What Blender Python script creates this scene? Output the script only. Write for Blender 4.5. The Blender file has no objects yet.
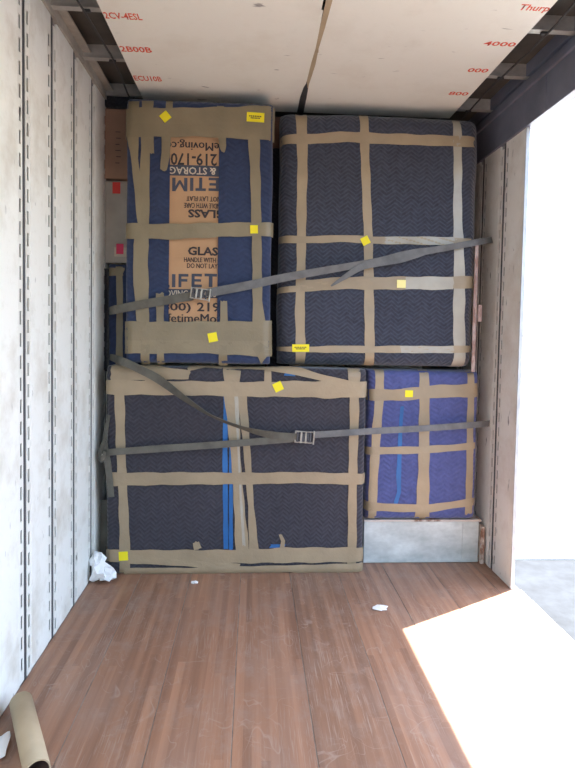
import bpy, bmesh, math, random
from mathutils import Vector, Matrix, noise
random.seed(7)
scene = bpy.context.scene
C = scene.collection

# ---------------------------------------------------------------- camera
F_PX, IW, IH = 580.0, 575.0, 768.0
SHIFT = -25.2                       # principal point offset in pixels (photo was cropped)
CAM = Vector((0.9409, 0.0, 1.4799))
YAW, PITCH, ROLL = 0.05953, 0.0451, 0.01714
_f = Vector((math.sin(YAW)*math.cos(PITCH), math.cos(YAW)*math.cos(PITCH), -math.sin(PITCH)))
_r0 = Vector((math.cos(YAW), -math.sin(YAW), 0.0)); _u0 = _r0.cross(_f)
_r = math.cos(ROLL)*_r0 + math.sin(ROLL)*_u0
_u = -math.sin(ROLL)*_r0 + math.cos(ROLL)*_u0
cd = bpy.data.cameras.new('camera'); cam = bpy.data.objects.new('camera', cd); C.objects.link(cam)
cd.sensor_fit = 'VERTICAL'; cd.sensor_height = 24.0; cd.sensor_width = 18.0
cd.lens = F_PX*24.0/IH; cd.shift_y = SHIFT/IH; cd.clip_start = 0.05; cd.clip_end = 4000
m = Matrix(((_r.x, _u.x, -_f.x, CAM.x), (_r.y, _u.y, -_f.y, CAM.y), (_r.z, _u.z, -_f.z, CAM.z), (0, 0, 0, 1)))
cam.matrix_world = m
scene.camera = cam

def ray(px, py):
    return _f + (px-IW/2)/F_PX*_r - (py-IH/2-SHIFT)/F_PX*_u
def on_y(px, py, Y):
    d = ray(px, py); return CAM + d*((Y-CAM.y)/d.y)
def on_z(px, py, Z):
    d = ray(px, py); return CAM + d*((Z-CAM.z)/d.z)
def on_x(px, py, X):
    d = ray(px, py); return CAM + d*((X-CAM.x)/d.x)

# ---------------------------------------------------------------- world, sun, exposure
SUN_DIR = Vector((-0.80, -0.455, -2.66)).normalized()
w = bpy.data.worlds.new('world'); scene.world = w; w.use_nodes = True
nt = w.node_tree; bg = nt.nodes['Background']
sky = nt.nodes.new('ShaderNodeTexSky'); sky.sky_type = 'NISHITA'; sky.sun_disc = False
sky.sun_elevation = math.radians(71.8); sky.sun_rotation = math.radians(59.5)
sky.dust_density = 2.0; sky.air_density = 1.0; sky.ozone_density = 1.0
nt.links.new(sky.outputs[0], bg.inputs[0]); bg.inputs[1].default_value = 0.42
sl = bpy.data.lights.new('sun', 'SUN'); sl.energy = 17.0; sl.angle = math.radians(0.53); sl.color = (1.0, 0.975, 0.94)
so = bpy.data.objects.new('sun', sl); C.objects.link(so)
so.rotation_euler = SUN_DIR.to_track_quat('-Z', 'Y').to_euler(); so.location = (8, 6, 20)
vs = scene.view_settings
vs.view_transform = 'Standard'; vs.look = 'None'; vs.gamma = 1.0; vs.use_curve_mapping = False
vs.exposure = 1.3

# ---------------------------------------------------------------- materials
def new_mat(name, rough=0.8, metal=0.0):
    mt = bpy.data.materials.new(name); mt.use_nodes = True
    b = mt.node_tree.nodes['Principled BSDF']
    b.inputs['Roughness'].default_value = rough; b.inputs['Metallic'].default_value = metal
    return mt, mt.node_tree, b
def N(nt, t, **kw):
    n = nt.nodes.new(t)
    for k, v in kw.items(): setattr(n, k, v)
    return n
def math_n(nt, op, a, b=None, c=None):
    n = N(nt, 'ShaderNodeMath', operation=op)
    for i, v in enumerate((a, b, c)):
        if v is None: continue
        if isinstance(v, (int, float)): n.inputs[i].default_value = v
        else: nt.links.new(v, n.inputs[i])
    return n.outputs[0]
def coords(nt, scale=(1, 1, 1), kind='Object'):
    tc = N(nt, 'ShaderNodeTexCoord'); mp = N(nt, 'ShaderNodeMapping')
    mp.inputs['Scale'].default_value = scale
    nt.links.new(tc.outputs[kind], mp.inputs[0]); return mp.outputs[0]
def noise_n(nt, vec, scale, detail=4.0, rough=0.55, dist=0.0):
    n = N(nt, 'ShaderNodeTexNoise'); n.inputs['Scale'].default_value = scale
    n.inputs['Detail'].default_value = detail; n.inputs['Roughness'].default_value = rough
    n.inputs['Distortion'].default_value = dist
    nt.links.new(vec, n.inputs['Vector']); return n.outputs[0]
def ramp(nt, fac, stops):
    r = N(nt, 'ShaderNodeValToRGB'); nt.links.new(fac, r.inputs[0])
    el = r.color_ramp.elements
    while len(el) < len(stops): el.new(0.5)
    for e, (p, c) in zip(el, stops):
        e.position = p; e.color = (c[0], c[1], c[2], 1) if not isinstance(c, (int, float)) else (c, c, c, 1)
    return r.outputs[0]
def mix(nt, fac, a, b, mode='MIX'):
    n = N(nt, 'ShaderNodeMix', data_type='RGBA', blend_type=mode)
    if isinstance(fac, (int, float)): n.inputs[0].default_value = fac
    else: nt.links.new(fac, n.inputs[0])
    for i, v in ((6, a), (7, b)):
        if isinstance(v, tuple): n.inputs[i].default_value = (*v, 1)
        else: nt.links.new(v, n.inputs[i])
    return n.outputs[2]
def bump(nt, b, h, strength=0.3, dist=0.01):
    n = N(nt, 'ShaderNodeBump'); n.inputs['Strength'].default_value = strength; n.inputs['Distance'].default_value = dist
    nt.links.new(h, n.inputs['Height']); nt.links.new(n.outputs[0], b.inputs['Normal'])

def plain(name, col, rough=0.7, metal=0.0, var=0.12, scale=12.0, bmp=0.0):
    mt, nt, b = new_mat(name, rough, metal)
    v = coords(nt); f = noise_n(nt, v, scale)
    lo = tuple(c*(1-var) for c in col); hi = tuple(min(1, c*(1+var)) for c in col)
    nt.links.new(ramp(nt, f, [(0.3, lo), (0.7, hi)]), b.inputs['Base Color'])
    if bmp: bump(nt, b, f, bmp, 0.005)
    return mt

def blanket_mat(name, col, line, amp=0.030, pitch=0.026, col_w=0.036, bs=0.5):
    """quilted moving pad: stacked zigzag stitch lines"""
    mt, nt, b = new_mat(name, 0.92)
    b.inputs['Sheen Weight'].default_value = 0.25
    tc = N(nt, 'ShaderNodeTexCoord'); sp = N(nt, 'ShaderNodeSeparateXYZ')
    nt.links.new(tc.outputs['Object'], sp.inputs[0])
    wob = noise_n(nt, coords(nt, (3, 3, 3)), 1.0, 2.0)
    xx = math_n(nt, 'ADD', sp.outputs[0], math_n(nt, 'MULTIPLY', wob, 0.05))
    tri = math_n(nt, 'PINGPONG', xx, col_w)
    ph = math_n(nt, 'ADD', sp.outputs[2], math_n(nt, 'MULTIPLY', tri, amp/col_w))
    ph = math_n(nt, 'ADD', ph, math_n(nt, 'MULTIPLY', wob, 0.03))
    s = math_n(nt, 'SINE', math_n(nt, 'MULTIPLY', ph, 2*math.pi/pitch))
    s01 = math_n(nt, 'MULTIPLY_ADD', s, 0.5, 0.5)
    fine = noise_n(nt, coords(nt, (40, 40, 40)), 1.0, 3.0)
    big = noise_n(nt, coords(nt, (2.2, 2.2, 2.2)), 1.0, 3.0)
    c1 = ramp(nt, s01, [(0.45, col), (0.95, line)])
    c2 = mix(nt, 0.35, c1, ramp(nt, big, [(0.3, tuple(c*0.72 for c in col)), (0.7, tuple(c*1.35 for c in col))]))
    c3 = mix(nt, 0.25, c2, ramp(nt, fine, [(0.3, tuple(c*0.6 for c in col)), (0.7, tuple(c*1.5 for c in line))]))
    nt.links.new(c3, b.inputs['Base Color'])
    wr = noise_n(nt, coords(nt, (9, 9, 5)), 1.0, 3.0, 0.5, 0.6)
    h = math_n(nt, 'ADD', math_n(nt, 'MULTIPLY', s01, 0.35), math_n(nt, 'MULTIPLY', wr, 1.6))
    bump(nt, b, h, bs, 0.012)
    return mt

def tape_mat(name, col, rough=0.38):
    mt, nt, b = new_mat(name, rough)
    oi = N(nt, 'ShaderNodeObjectInfo')
    f = noise_n(nt, coords(nt, (6, 6, 6)), 1.0, 3.0)
    base = ramp(nt, f, [(0.25, tuple(c*0.86 for c in col)), (0.75, tuple(min(1, c*1.12) for c in col))])
    tint = ramp(nt, oi.outputs['Random'], [(0.0, (0.86, 0.86, 0.86)), (1.0, (1.0, 1.0, 1.0))])
    nt.links.new(mix(nt, 1.0, base, tint, 'MULTIPLY'), b.inputs['Base Color'])
    wr = noise_n(nt, coords(nt, (30, 30, 30)), 1.0, 3.0, 0.6, 1.2)
    bump(nt, b, wr, 0.35, 0.006)
    return mt

def wall_mat(name, col, stain, amount, scuff=0.62):
    mt, nt, b = new_mat(name, 0.5)
    oi = N(nt, 'ShaderNodeObjectInfo')
    v = coords(nt, (1, 1, 1), 'Object')
    tc = N(nt, 'ShaderNodeVectorMath', operation='ADD'); nt.links.new(v, tc.inputs[0])
    cb = N(nt, 'ShaderNodeCombineXYZ'); nt.links.new(math_n(nt, 'MULTIPLY', oi.outputs['Random'], 30.0), cb.inputs[1]); nt.links.new(cb.outputs[0], tc.inputs[1])
    vv = tc.outputs[0]
    f1 = noise_n(nt, vv, 3.0, 6.0, 0.65)
    f2 = noise_n(nt, vv, 22.0, 5.0, 0.7)
    mp = N(nt, 'ShaderNodeMapping'); mp.inputs['Scale'].default_value = (6, 26, 7); mp.inputs['Rotation'].default_value = (0.25, 0, 0); nt.links.new(vv, mp.inputs[0])
    f3 = noise_n(nt, mp.outputs[0], 1.0, 3.0, 0.5, 0.4)
    st = ramp(nt, f1, [(0.48, 0.0), (0.72, amount)])
    c = mix(nt, st, col, stain)
    c = mix(nt, ramp(nt, f2, [(0.56, 0.0), (0.80, amount*0.5)]), c, stain)
    c = mix(nt, ramp(nt, f3, [(scuff+0.08, 0.0), (scuff+0.14, 0.75)]), c, (0.10, 0.09, 0.09))
    nt.links.new(c, b.inputs['Base Color'])
    bump(nt, b, f1, 0.10, 0.004)
    return mt

def floor_mat():
    mt, nt, b = new_mat('worn_floor_wood', 0.5)
    oi = N(nt, 'ShaderNodeObjectInfo')
    v = coords(nt, (1, 1, 1)); ad = N(nt, 'ShaderNodeVectorMath', operation='ADD'); nt.links.new(v, ad.inputs[0])
    cb = N(nt, 'ShaderNodeCombineXYZ'); nt.links.new(math_n(nt, 'MULTIPLY', oi.outputs['Random'], 17.0), cb.inputs[1]); nt.links.new(cb.outputs[0], ad.inputs[1])
    def mapped(s, rz=0.0):
        mp = N(nt, 'ShaderNodeMapping'); mp.inputs['Scale'].default_value = s; mp.inputs['Rotation'].default_value = (0, 0, rz)
        nt.links.new(ad.outputs[0], mp.inputs[0]); return mp.outputs[0]
    grain = noise_n(nt, mapped((38, 1.4, 1)), 1.0, 5.0, 0.6)
    lam = noise_n(nt, mapped((26, 0.35, 1)), 1.0, 1.0, 0.4)
    blot = noise_n(nt, mapped((3.2, 1.6, 1)), 1.0, 5.0, 0.6)
    c = ramp(nt, grain, [(0.25, (0.25, 0.128, 0.076)), (0.55, (0.335, 0.178, 0.105)), (0.8, (0.42, 0.235, 0.145))])
    c = mix(nt, 0.5, c, ramp(nt, lam, [(0.35, (0.25, 0.128, 0.078)), (0.65, (0.41, 0.218, 0.13))]))
    # narrow laminated strips with staggered end joints
    sx = N(nt, 'ShaderNodeSeparateXYZ'); nt.links.new(v, sx.inputs[0])
    cx_ = math_n(nt, 'FLOOR', math_n(nt, 'DIVIDE', sx.outputs[0], 0.033))
    wn = N(nt, 'ShaderNodeTexWhiteNoise', noise_dimensions='1D'); nt.links.new(cx_, wn.inputs['W'])
    cy_ = math_n(nt, 'FLOOR', math_n(nt, 'ADD', math_n(nt, 'DIVIDE', sx.outputs[1], 0.8), math_n(nt, 'MULTIPLY', wn.outputs[0], 7.0)))
    wc = N(nt, 'ShaderNodeCombineXYZ'); nt.links.new(cx_, wc.inputs[0]); nt.links.new(cy_, wc.inputs[1])
    wn2 = N(nt, 'ShaderNodeTexWhiteNoise', noise_dimensions='2D'); nt.links.new(wc.outputs[0], wn2.inputs['Vector'])
    c = mix(nt, 1.0, c, ramp(nt, wn2.outputs[0], [(0.0, (0.80, 0.79, 0.79)), (1.0, (1.12, 1.13, 1.12))]), 'MULTIPLY')
    tint = ramp(nt, oi.outputs['Random'], [(0.0, (0.82, 0.84, 0.86)), (1.0, (1.1, 1.05, 1.02))])
    c = mix(nt, 0.7, c, tint, 'MULTIPLY')
    c = mix(nt, ramp(nt, blot, [(0.48, 0.0), (0.78, 0.5)]), c, (0.34, 0.24, 0.185))
    # fine scratches in several directions, only where the finish is worn
    worn = noise_n(nt, mapped((2.6, 1.8, 1)), 1.0, 3.0, 0.6)
    wm = ramp(nt, worn, [(0.45, 0.0), (0.65, 0.40)])
    for k, (sc_, rz, th) in enumerate((((150, 5, 1), 0.45, 0.66), ((170, 6, 1), -0.7, 0.66), ((160, 6, 1), 1.15, 0.66), ((150, 4, 1), -0.2, 0.67), ((160, 6, 1), -1.3, 0.66))):
        sc = noise_n(nt, mapped(sc_, rz), 1.0, 1.0, 0.3)
        c = mix(nt, math_n(nt, 'MULTIPLY', ramp(nt, sc, [(th, 0.0), (th+0.06, 1.0)]), wm), c, (0.46, 0.37, 0.30))
    for k, (sc_, off) in enumerate((((5, 3, 1), 0.0), ((8, 6, 1), 0.3), ((3, 7, 1), 0.9), ((11, 5, 1), 1.4))):
        q = noise_n(nt, mapped(sc_, off), 1.0, 1.5, 0.5, 0.8)
        ln = math_n(nt, 'ABSOLUTE', math_n(nt, 'SUBTRACT', q, 0.5))
        c = mix(nt, math_n(nt, 'MULTIPLY', ramp(nt, ln, [(0.0, 0.9), (0.006, 0.0)]), ramp(nt, noise_n(nt, mapped((4.1+k, 3.3, 1), 0.5*k), 1.0, 3.0, 0.6), [(0.5, 0.0), (0.62, 0.38)])), c, (0.50, 0.41, 0.34))
    haze = noise_n(nt, mapped((7, 5, 1)), 1.0, 6.0, 0.75)
    c = mix(nt, ramp(nt, haze, [(0.50, 0.0), (0.72, 0.45)]), c, (0.36, 0.275, 0.22))
    spots = noise_n(nt, mapped((14, 9, 1)), 1.0, 4.0, 0.7)
    c = mix(nt, ramp(nt, spots, [(0.68, 0.0), (0.74, 0.35)]), c, (0.48, 0.40, 0.35))
    nt.links.new(c, b.inputs['Base Color'])
    nt.links.new(ramp(nt, blot, [(0.3, 0.42), (0.75, 0.62)]), b.inputs['Roughness'])
    bump(nt, b, grain, 0.15, 0.003)
    return mt

def galv_mat(name, c0, c1, rough=0.45, metal=0.5):
    mt, nt, b = new_mat(name, rough, metal)
    v = N(nt, 'ShaderNodeTexVoronoi'); v.inputs['Scale'].default_value = 28.0
    nt.links.new(coords(nt), v.inputs['Vector'])
    f = noise_n(nt, coords(nt, (5, 5, 9)), 1.0, 6.0, 0.65)
    a = ramp(nt, v.outputs['Distance'], [(0.0, c0), (0.7, c1)])
    b_ = ramp(nt, f, [(0.32, c0), (0.5, c1), (0.68, tuple(min(1, c*1.35) for c in c1))])
    nt.links.new(mix(nt, 0.75, a, b_), b.inputs['Base Color'])
    bump(nt, b, f, 0.2, 0.004)
    return mt

def rust_mat(name, base, rust, t=0.5):
    mt, nt, b = new_mat(name, 0.75, 0.1)
    f = noise_n(nt, coords(nt, (9, 9, 6)), 1.0, 6.0, 0.7)
    nt.links.new(ramp(nt, f, [(t-0.06, base), (t+0.06, rust)]), b.inputs['Base Color'])
    bump(nt, b, f, 0.3, 0.004)
    return mt

def webbing_mat(name, col):
    mt, nt, b = new_mat(name, 0.7)
    wv = N(nt, 'ShaderNodeTexWave'); wv.inputs['Scale'].default_value = 90.0; wv.inputs['Distortion'].default_value = 1.0
    nt.links.new(coords(nt), wv.inputs['Vector'])
    f = noise_n(nt, coords(nt, (14, 14, 14)), 1.0, 4.0)
    a = ramp(nt, f, [(0.3, tuple(c*0.75 for c in col)), (0.7, tuple(c*1.2 for c in col))])
    nt.links.new(mix(nt, 0.2, a, wv.outputs[0], 'MULTIPLY'), b.inputs['Base Color'])
    bump(nt, b, wv.outputs[1], 0.15, 0.002)
    return mt

M = {}
M['floor'] = floor_mat()
M['wall_white'] = wall_mat('white_wall_panel', (0.88, 0.89, 0.83), (0.50, 0.45, 0.34), 0.6)
M['wall_dirty'] = wall_mat('weathered_beige_panel', (0.84, 0.82, 0.78), (0.55, 0.46, 0.38), 0.55, 0.60)
M['rail_white'] = wall_mat('white_slotted_rail', (0.87, 0.88, 0.82), (0.5, 0.47, 0.4), 0.4)
M['rail_dirty'] = wall_mat('grey_slotted_rail', (0.78, 0.76, 0.73), (0.5, 0.41, 0.34), 0.55, 0.60)
M['seam'] = plain('grey_post_channel', (0.34, 0.34, 0.34), 0.6, 0.2)
M['dark_fill'] = plain('dark_fill_grey', (0.075, 0.077, 0.085), 0.7)  # dark tone put in for shade in wall seams; also on buckle parts
M['joint'] = plain('grey_dirt_in_floor_joints', (0.27, 0.225, 0.19), 0.9, 0, 0.4, 9.0)
M['liner'] = wall_mat('cream_ceiling_liner', (0.85, 0.855, 0.775), (0.66, 0.63, 0.53), 0.35, 0.63)
M['roof'] = plain('dull_roof_skin', (0.085, 0.08, 0.07), 0.6, 0.3, 0.3, 5.0)
M['bow'] = galv_mat('galvanised_roof_bow', (0.34, 0.34, 0.32), (0.50, 0.50, 0.47))
M['top_rail'] = galv_mat('weathered_top_rail', (0.28, 0.265, 0.23), (0.42, 0.40, 0.35), 0.6, 0.2)
M['header'] = plain('blue_grey_header_paint', (0.18, 0.19, 0.245), 0.5, 0.1, 0.15, 6.0)
M['cable'] = plain('dark_cable', (0.05, 0.05, 0.05), 0.5)
M['red_ink'] = plain('red_ink', (0.72, 0.10, 0.05), 0.7, 0, 0.25, 60.0)
M['black_ink'] = plain('black_ink', (0.035, 0.03, 0.035), 0.8)
M['slate_ink'] = plain('slate_blue_ink', (0.055, 0.065, 0.095), 0.8)
M['white_ink'] = plain('pale_ink', (0.55, 0.48, 0.38), 0.8)
M['carton_print'] = plain('tan_carton', (0.48, 0.29, 0.155), 0.85, 0, 0.06, 8.0)
M['carton_brown'] = plain('brown_carton', (0.34, 0.205, 0.14), 0.85, 0, 0.12, 6.0)
M['carton_grey'] = plain('grey_carton', (0.42, 0.38, 0.33), 0.85, 0, 0.12, 6.0)
M['tube'] = plain('kraft_tube', (0.50, 0.385, 0.24), 0.7, 0, 0.06, 14.0)
M['tube_in'] = plain('tube_inside', (0.20, 0.12, 0.09), 0.9)
M['tape'] = tape_mat('tan_packing_tape', (0.355, 0.275, 0.172))
M['tape_pale_glare'] = tape_mat('pale_glare_tape', (0.42, 0.39, 0.32), 0.25)  # pale tape tone, also laid over tape as painted glare
M['tape_wide'] = tape_mat('matt_tan_tape', (0.245, 0.198, 0.118))
M['blue_tape'] = tape_mat('bright_blue_tape', (0.014, 0.125, 0.36), 0.5)
M['ceil_tape'] = tape_mat('aged_seam_tape', (0.46, 0.37, 0.24), 0.6)
M['yellow'] = plain('yellow_sticker', (0.86, 0.74, 0.012), 0.6, 0, 0.03)
M['yellow_pale'] = plain('faded_yellow_sticker', (0.90, 0.80, 0.30), 0.4, 0, 0.03)
M['red_sticker'] = plain('red_sticker', (0.72, 0.05, 0.04), 0.6, 0, 0.03)
M['pink_sticker'] = plain('crimson_sticker', (0.66, 0.03, 0.10), 0.6, 0, 0.03)
M['pad_char'] = blanket_mat('charcoal_quilted_pad', (0.027, 0.0255, 0.034), (0.048, 0.046, 0.060), 0.030, 0.026, 0.036, 0.5)
M['pad_slate'] = blanket_mat('slate_quilted_pad', (0.025, 0.029, 0.045), (0.058, 0.066, 0.095), 0.036, 0.025, 0.048, 0.5)
M['pad_navy'] = blanket_mat('navy_quilted_pad', (0.020, 0.034, 0.084), (0.025, 0.041, 0.098), 0.030, 0.030, 0.05, 0.35)
M['pad_royal'] = blanket_mat('royal_blue_pad', (0.064, 0.078, 0.215), (0.074, 0.09, 0.24), 0.030, 0.030, 0.05, 0.55)
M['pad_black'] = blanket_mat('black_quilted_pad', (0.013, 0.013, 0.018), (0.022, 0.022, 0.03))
M['strap'] = webbing_mat('grey_olive_webbing', (0.125, 0.118, 0.095))
M['strap_grey'] = webbing_mat('light_grey_webbing', (0.155, 0.157, 0.155))
M['buckle'] = galv_mat('scuffed_steel_buckle', (0.22, 0.20, 0.17), (0.42, 0.40, 0.35), 0.4, 0.4)
M['galv'] = galv_mat('weathered_galvanised_sheet', (0.36, 0.40, 0.39), (0.52, 0.56, 0.545), 0.55, 0.25)
M['rust_post'] = rust_mat('rusty_white_post', (0.62, 0.54, 0.47), (0.26, 0.14, 0.09), 0.56)
M['rust_bar'] = rust_mat('rusty_pinkish_bar', (0.46, 0.37, 0.34), (0.30, 0.19, 0.16), 0.5)
M['wood_slat'] = plain('red_brown_board', (0.20, 0.105, 0.07), 0.7, 0, 0.2, 9.0)
M['paper'] = plain('white_paper', (0.84, 0.85, 0.84), 0.8, 0, 0.03)
M['asphalt'] = plain('grey_asphalt', (0.020, 0.023, 0.027), 0.9, 0, 0.35, 6.0, 0.6)
M['concrete'] = plain('pale_concrete', (0.55, 0.54, 0.51), 0.9, 0, 0.06, 1.5)
M['sill'] = plain('worn_aluminium_sill', (0.55, 0.54, 0.52), 0.5, 0.4)

# ---------------------------------------------------------------- helpers
def mesh_of(name, verts, faces, smooth=False):
    me = bpy.data.meshes.new(name); me.from_pydata([tuple(v) for v in verts], [], faces); me.update()
    if smooth:
        for p in me.polygons: p.use_smooth = True
    return me
def obj(name, me, mat=None, parent=None):
    o = bpy.data.objects.new(name, me); C.objects.link(o)
    if mat is not None and not me.materials: me.materials.append(M[mat])
    if parent is not None:
        o.parent = parent
        o.matrix_parent_inverse = Matrix.Translation(-Vector(parent_world(parent)))
    return o
def parent_world(p):
    v = Vector(p.location)
    while p.parent is not None:
        p = p.parent
        v = v if p is None else v
    return v
def tag(o, label, cat, group=None):
    o['label'] = label; o['category'] = cat
    if group: o['group'] = group
    return o
def struct(o, label=None):
    o['kind'] = 'structure'
    if label: o['label'] = label
    return o
def thing(name, label, cat, loc=(0, 0, 0), group=None):
    o = bpy.data.objects.new(name, None); C.objects.link(o); o.location = loc; o.empty_display_size = 0.1
    return tag(o, label, cat, group)
def boxes(name, bl, bev=0.0):
    """list of (x0,x1,y0,y1,z0,z1) -> one mesh"""
    bm = bmesh.new()
    for x0, x1, y0, y1, z0, z1 in bl:
        r = bmesh.ops.create_cube(bm, size=1.0)
        for v in r['verts']:
            v.co = Vector(((x0+x1)/2 + v.co.x*(x1-x0), (y0+y1)/2 + v.co.y*(y1-y0), (z0+z1)/2 + v.co.z*(z1-z0)))
    if bev > 0: bmesh.ops.bevel(bm, geom=bm.edges[:], offset=bev, segments=1, affect='EDGES', profile=0.5)
    me = bpy.data.meshes.new(name); bm.to_mesh(me); bm.free(); return me
def tube_mesh(name, pts, r, seg=8):
    vs_, fs = [], []
    n = len(pts)
    for i, p in enumerate(pts):
        p = Vector(p); a = Vector(pts[max(0, i-1)]); b = Vector(pts[min(n-1, i+1)])
        t = (b-a).normalized(); s = t.cross(Vector((0.13, 0.21, 1))).normalized(); q = t.cross(s)
        for k in range(seg):
            an = 2*math.pi*k/seg; vs_.append(p + r*(math.cos(an)*s + math.sin(an)*q))
    for i in range(n-1):
        for k in range(seg):
            k2 = (k+1) % seg; fs.append((i*seg+k, i*seg+k2, (i+1)*seg+k2, (i+1)*seg+k))
    fs.append(tuple(range(seg))[::-1]); fs.append(tuple((n-1)*seg+k for k in range(seg)))
    return mesh_of(name, vs_, fs, True)

W, H = 2.47, 2.905
YB, YF = -3.2, 5.2            # rear and front ends of the box body
DOOR1, DOOR0 = 3.25, -0.35    # side door opening
GROUND = -0.75
HDR = 2.665

# ---------------------------------------------------------------- outside ground
g = obj('ground', mesh_of('ground', [(-1500, -1500, GROUND), (1500, -1500, GROUND), (1500, 5.55, GROUND), (-1500, 5.55, GROUND)], [(0, 1, 2, 3)]), 'asphalt'); struct(g, 'grey asphalt outside the side door')
g = obj('ground_concrete', boxes('ground_concrete', [(-1500, 1500, 5.55, 3000, GROUND-0.2, GROUND+0.015)]), 'concrete'); struct(g, 'sunlit pale concrete yard beyond the asphalt')

# ---------------------------------------------------------------- floor of wide boards
fl = struct(obj('floor', boxes('floor', [(0, W+0.05, YB, YF, -0.12, -0.0025)]), 'joint'), 'worn red brown wooden trailer floor')
seams = [0.0, 0.285, 0.585, 0.885, 1.185, 1.485, 1.785, 2.085, 2.385, W+0.02]
for i in range(len(seams)-1):
    a, b_ = seams[i]+0.002, seams[i+1]-0.002
    dz = -0.0008*(i % 2)
    obj('plank', boxes('plank', [(a, b_, YB, YF, -0.0024, dz)], 0.0006), 'floor', fl)
struct(obj('trim_1', boxes('sill', [(W+0.02, W+0.06, DOOR0, DOOR1, -0.12, 0.0)], 0.003), 'sill'), 'worn metal sill along the side door')

# ---------------------------------------------------------------- slotted walls
PITCH_W, SEAM, RAIL = 0.331, 0.034, 0.046
def rail_mesh(zmax):
    bl = [(-0.004, 0, 0.0, 0.014, 0, zmax), (-0.004, 0, 0.032, RAIL, 0, zmax)]
    z = 0.05; last = 0.0
    while z+0.055 < zmax-0.02:
        bl.append((-0.004, 0, 0.014, 0.032, last, z)); last = z+0.055; z += 0.09
    bl.append((-0.004, 0, 0.014, 0.032, last, zmax))
    return boxes('slotted_rail', bl)
wl = struct(obj('wall_left', boxes('wall_left', [(-0.06, -0.03, YB, YF, -0.1, H)]), 'seam'), 'white panelled wall with vertical slotted rails')
rm = rail_mesh(H); rm.materials.append(M['rail_white'])
GR0 = 2.451
pw = PITCH_W - SEAM - 2*RAIL
pm = boxes('panel', [(-0.03, 0.0, 0, pw, 0, H)], 0.002); pm.materials.append(M['wall_white'])
for k in range(-4, 6):
    y = GR0 + k*PITCH_W
    for yy in (y-SEAM/2-RAIL, y+SEAM/2):
        o = obj('slotted_rail', rm, None, wl); o.location = (0, yy, 0.004 if yy < y else -0.03)
        obj('rail_backing', boxes('rail_backing', [(-0.029, -0.010, yy+0.001, yy+RAIL-0.001, 0, H)]), 'seam', wl)
    obj('dark_fill', boxes('dark_fill', [(-0.029, -0.003, y-SEAM/2+0.001, y+SEAM/2-0.001, 0, H)]), 'dark_fill', wl)  # dark strip stands in for the shaded open gap between rails
    o = obj('panel', pm, None, wl); o.location = (0.001, y+SEAM/2+RAIL+0.0, 0)
yend = GR0-4*PITCH_W-SEAM/2-RAIL
obj('panel', boxes('panel', [(-0.03, 0.0, YB, yend, 0, H)], 0.002), 'wall_white', wl)

wr = struct(obj('wall_right', boxes('wall_right', [(W+0.012, W+0.018, DOOR1+0.006, YF, -0.1, HDR), (W+0.0, W+0.05, YB, DOOR0, -0.1, HDR)]), 'seam'), 'weathered beige wall piece beside the side door')
rmr = rail_mesh(HDR); rmr.materials.append(M['rail_dirty'])
for y in (3.538, 3.869, 4.2):
    obj('dark_fill', boxes('dark_fill', [(W+0.005, W+0.011, y-SEAM/2, y+SEAM/2, 0, HDR)]), 'dark_fill', wr)  # seam gap's shade painted as a dark strip
    for yy in (y-SEAM/2, y+SEAM/2+RAIL):
        o = obj('slotted_rail', rmr, None, wr); o.location = (W, yy, 0 if yy < y else -0.03); o.rotation_euler = (0, 0, math.pi)
for a, b_ in ((DOOR1+0.006, 3.538-SEAM/2-RAIL), (3.538+SEAM/2+RAIL, 3.869-SEAM/2-RAIL), (3.869+SEAM/2+RAIL, 4.2-SEAM/2-RAIL)):
    obj('panel', boxes('panel', [(W-0.001, W+0.012, a, b_, 0, HDR)], 0.002), 'wall_dirty', wr)
obj('jamb_edge', boxes('jamb_edge', [(W-0.003, W+0.018, DOOR1, DOOR1+0.006, 0, HDR)]), 'sill', wr)
nose = struct(obj('wall_front', boxes('wall_front', [(-0.06, W+0.06, YF, YF+0.05, -0.1, 3.03)]), 'wall_white'), 'front end wall behind the load')

# header over the side door
hd = struct(obj('trim_2', boxes('header', [(W-0.012, W+0.05, YB, YF, HDR, 2.93), (W-0.03, W-0.012, YB, YF, 2.86, 2.905)], 0.002), 'header'), 'dark blue grey header beam above the side door')
for k, y in enumerate((0.6, 1.9, 3.02)):
    obj('rivet_strip', boxes('rivet_strip', [(W-0.016, W-0.012, y, y+0.035, HDR+0.01, 2.855)]), 'header', hd)

# ---------------------------------------------------------------- ceiling
ce = struct(obj('ceiling', boxes('ceiling', [(-0.06, W+0.06, YB, YF, 3.0, 3.03)]), 'roof'), 'roof with cream liner sheets between exposed bows')
bowme = boxes('roof_bow', [(0.0, W, 0, 0.038, 2.928, 2.932), (0.0, W, 0.006, 0.012, 2.932, 3.0), (0.0, W, 0.026, 0.032, 2.932, 3.0)]); bowme.materials.append(M['bow'])
y = 2.73
ys = [2.73+0.49*k for k in range(-6, 5)]
for yy in ys:
    o = obj('roof_bow', bowme, None, ce); o.location = (0, yy, 0)
for xa, xb in ((0.243, 1.219), (1.236, 2.203)):
    obj('liner_sheet', boxes('liner_sheet', [(xa, xb, YB, 3.80, 2.900, 2.909)]), 'liner', ce)
obj('top_rail', boxes('top_rail', [(-0.06, 0.012, YB, YF, 2.905, 3.0), (0.012, 0.055, YB, YF, 2.955, 2.962)]), 'top_rail', ce)
obj('top_rail', boxes('top_rail', [(W-0.03, W+0.05, YB, YF, 2.93, 3.0)]), 'header', ce)
for xx in (0.165, 2.30):
    pts = [(xx+0.012*math.sin(i*1.3+xx), YB+0.1+i*0.25, 2.917-0.004*abs(math.sin(i*1.6))) for i in range(30)]
    obj('cable', tube_mesh('cable', pts, 0.0055, 6), 'cable', ce)
def clipp(x, y):
    return boxes('clip', [(x-0.018, x+0.018, y+0.010, y+0.028, 2.914, 2.928)], 0.003)
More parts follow.
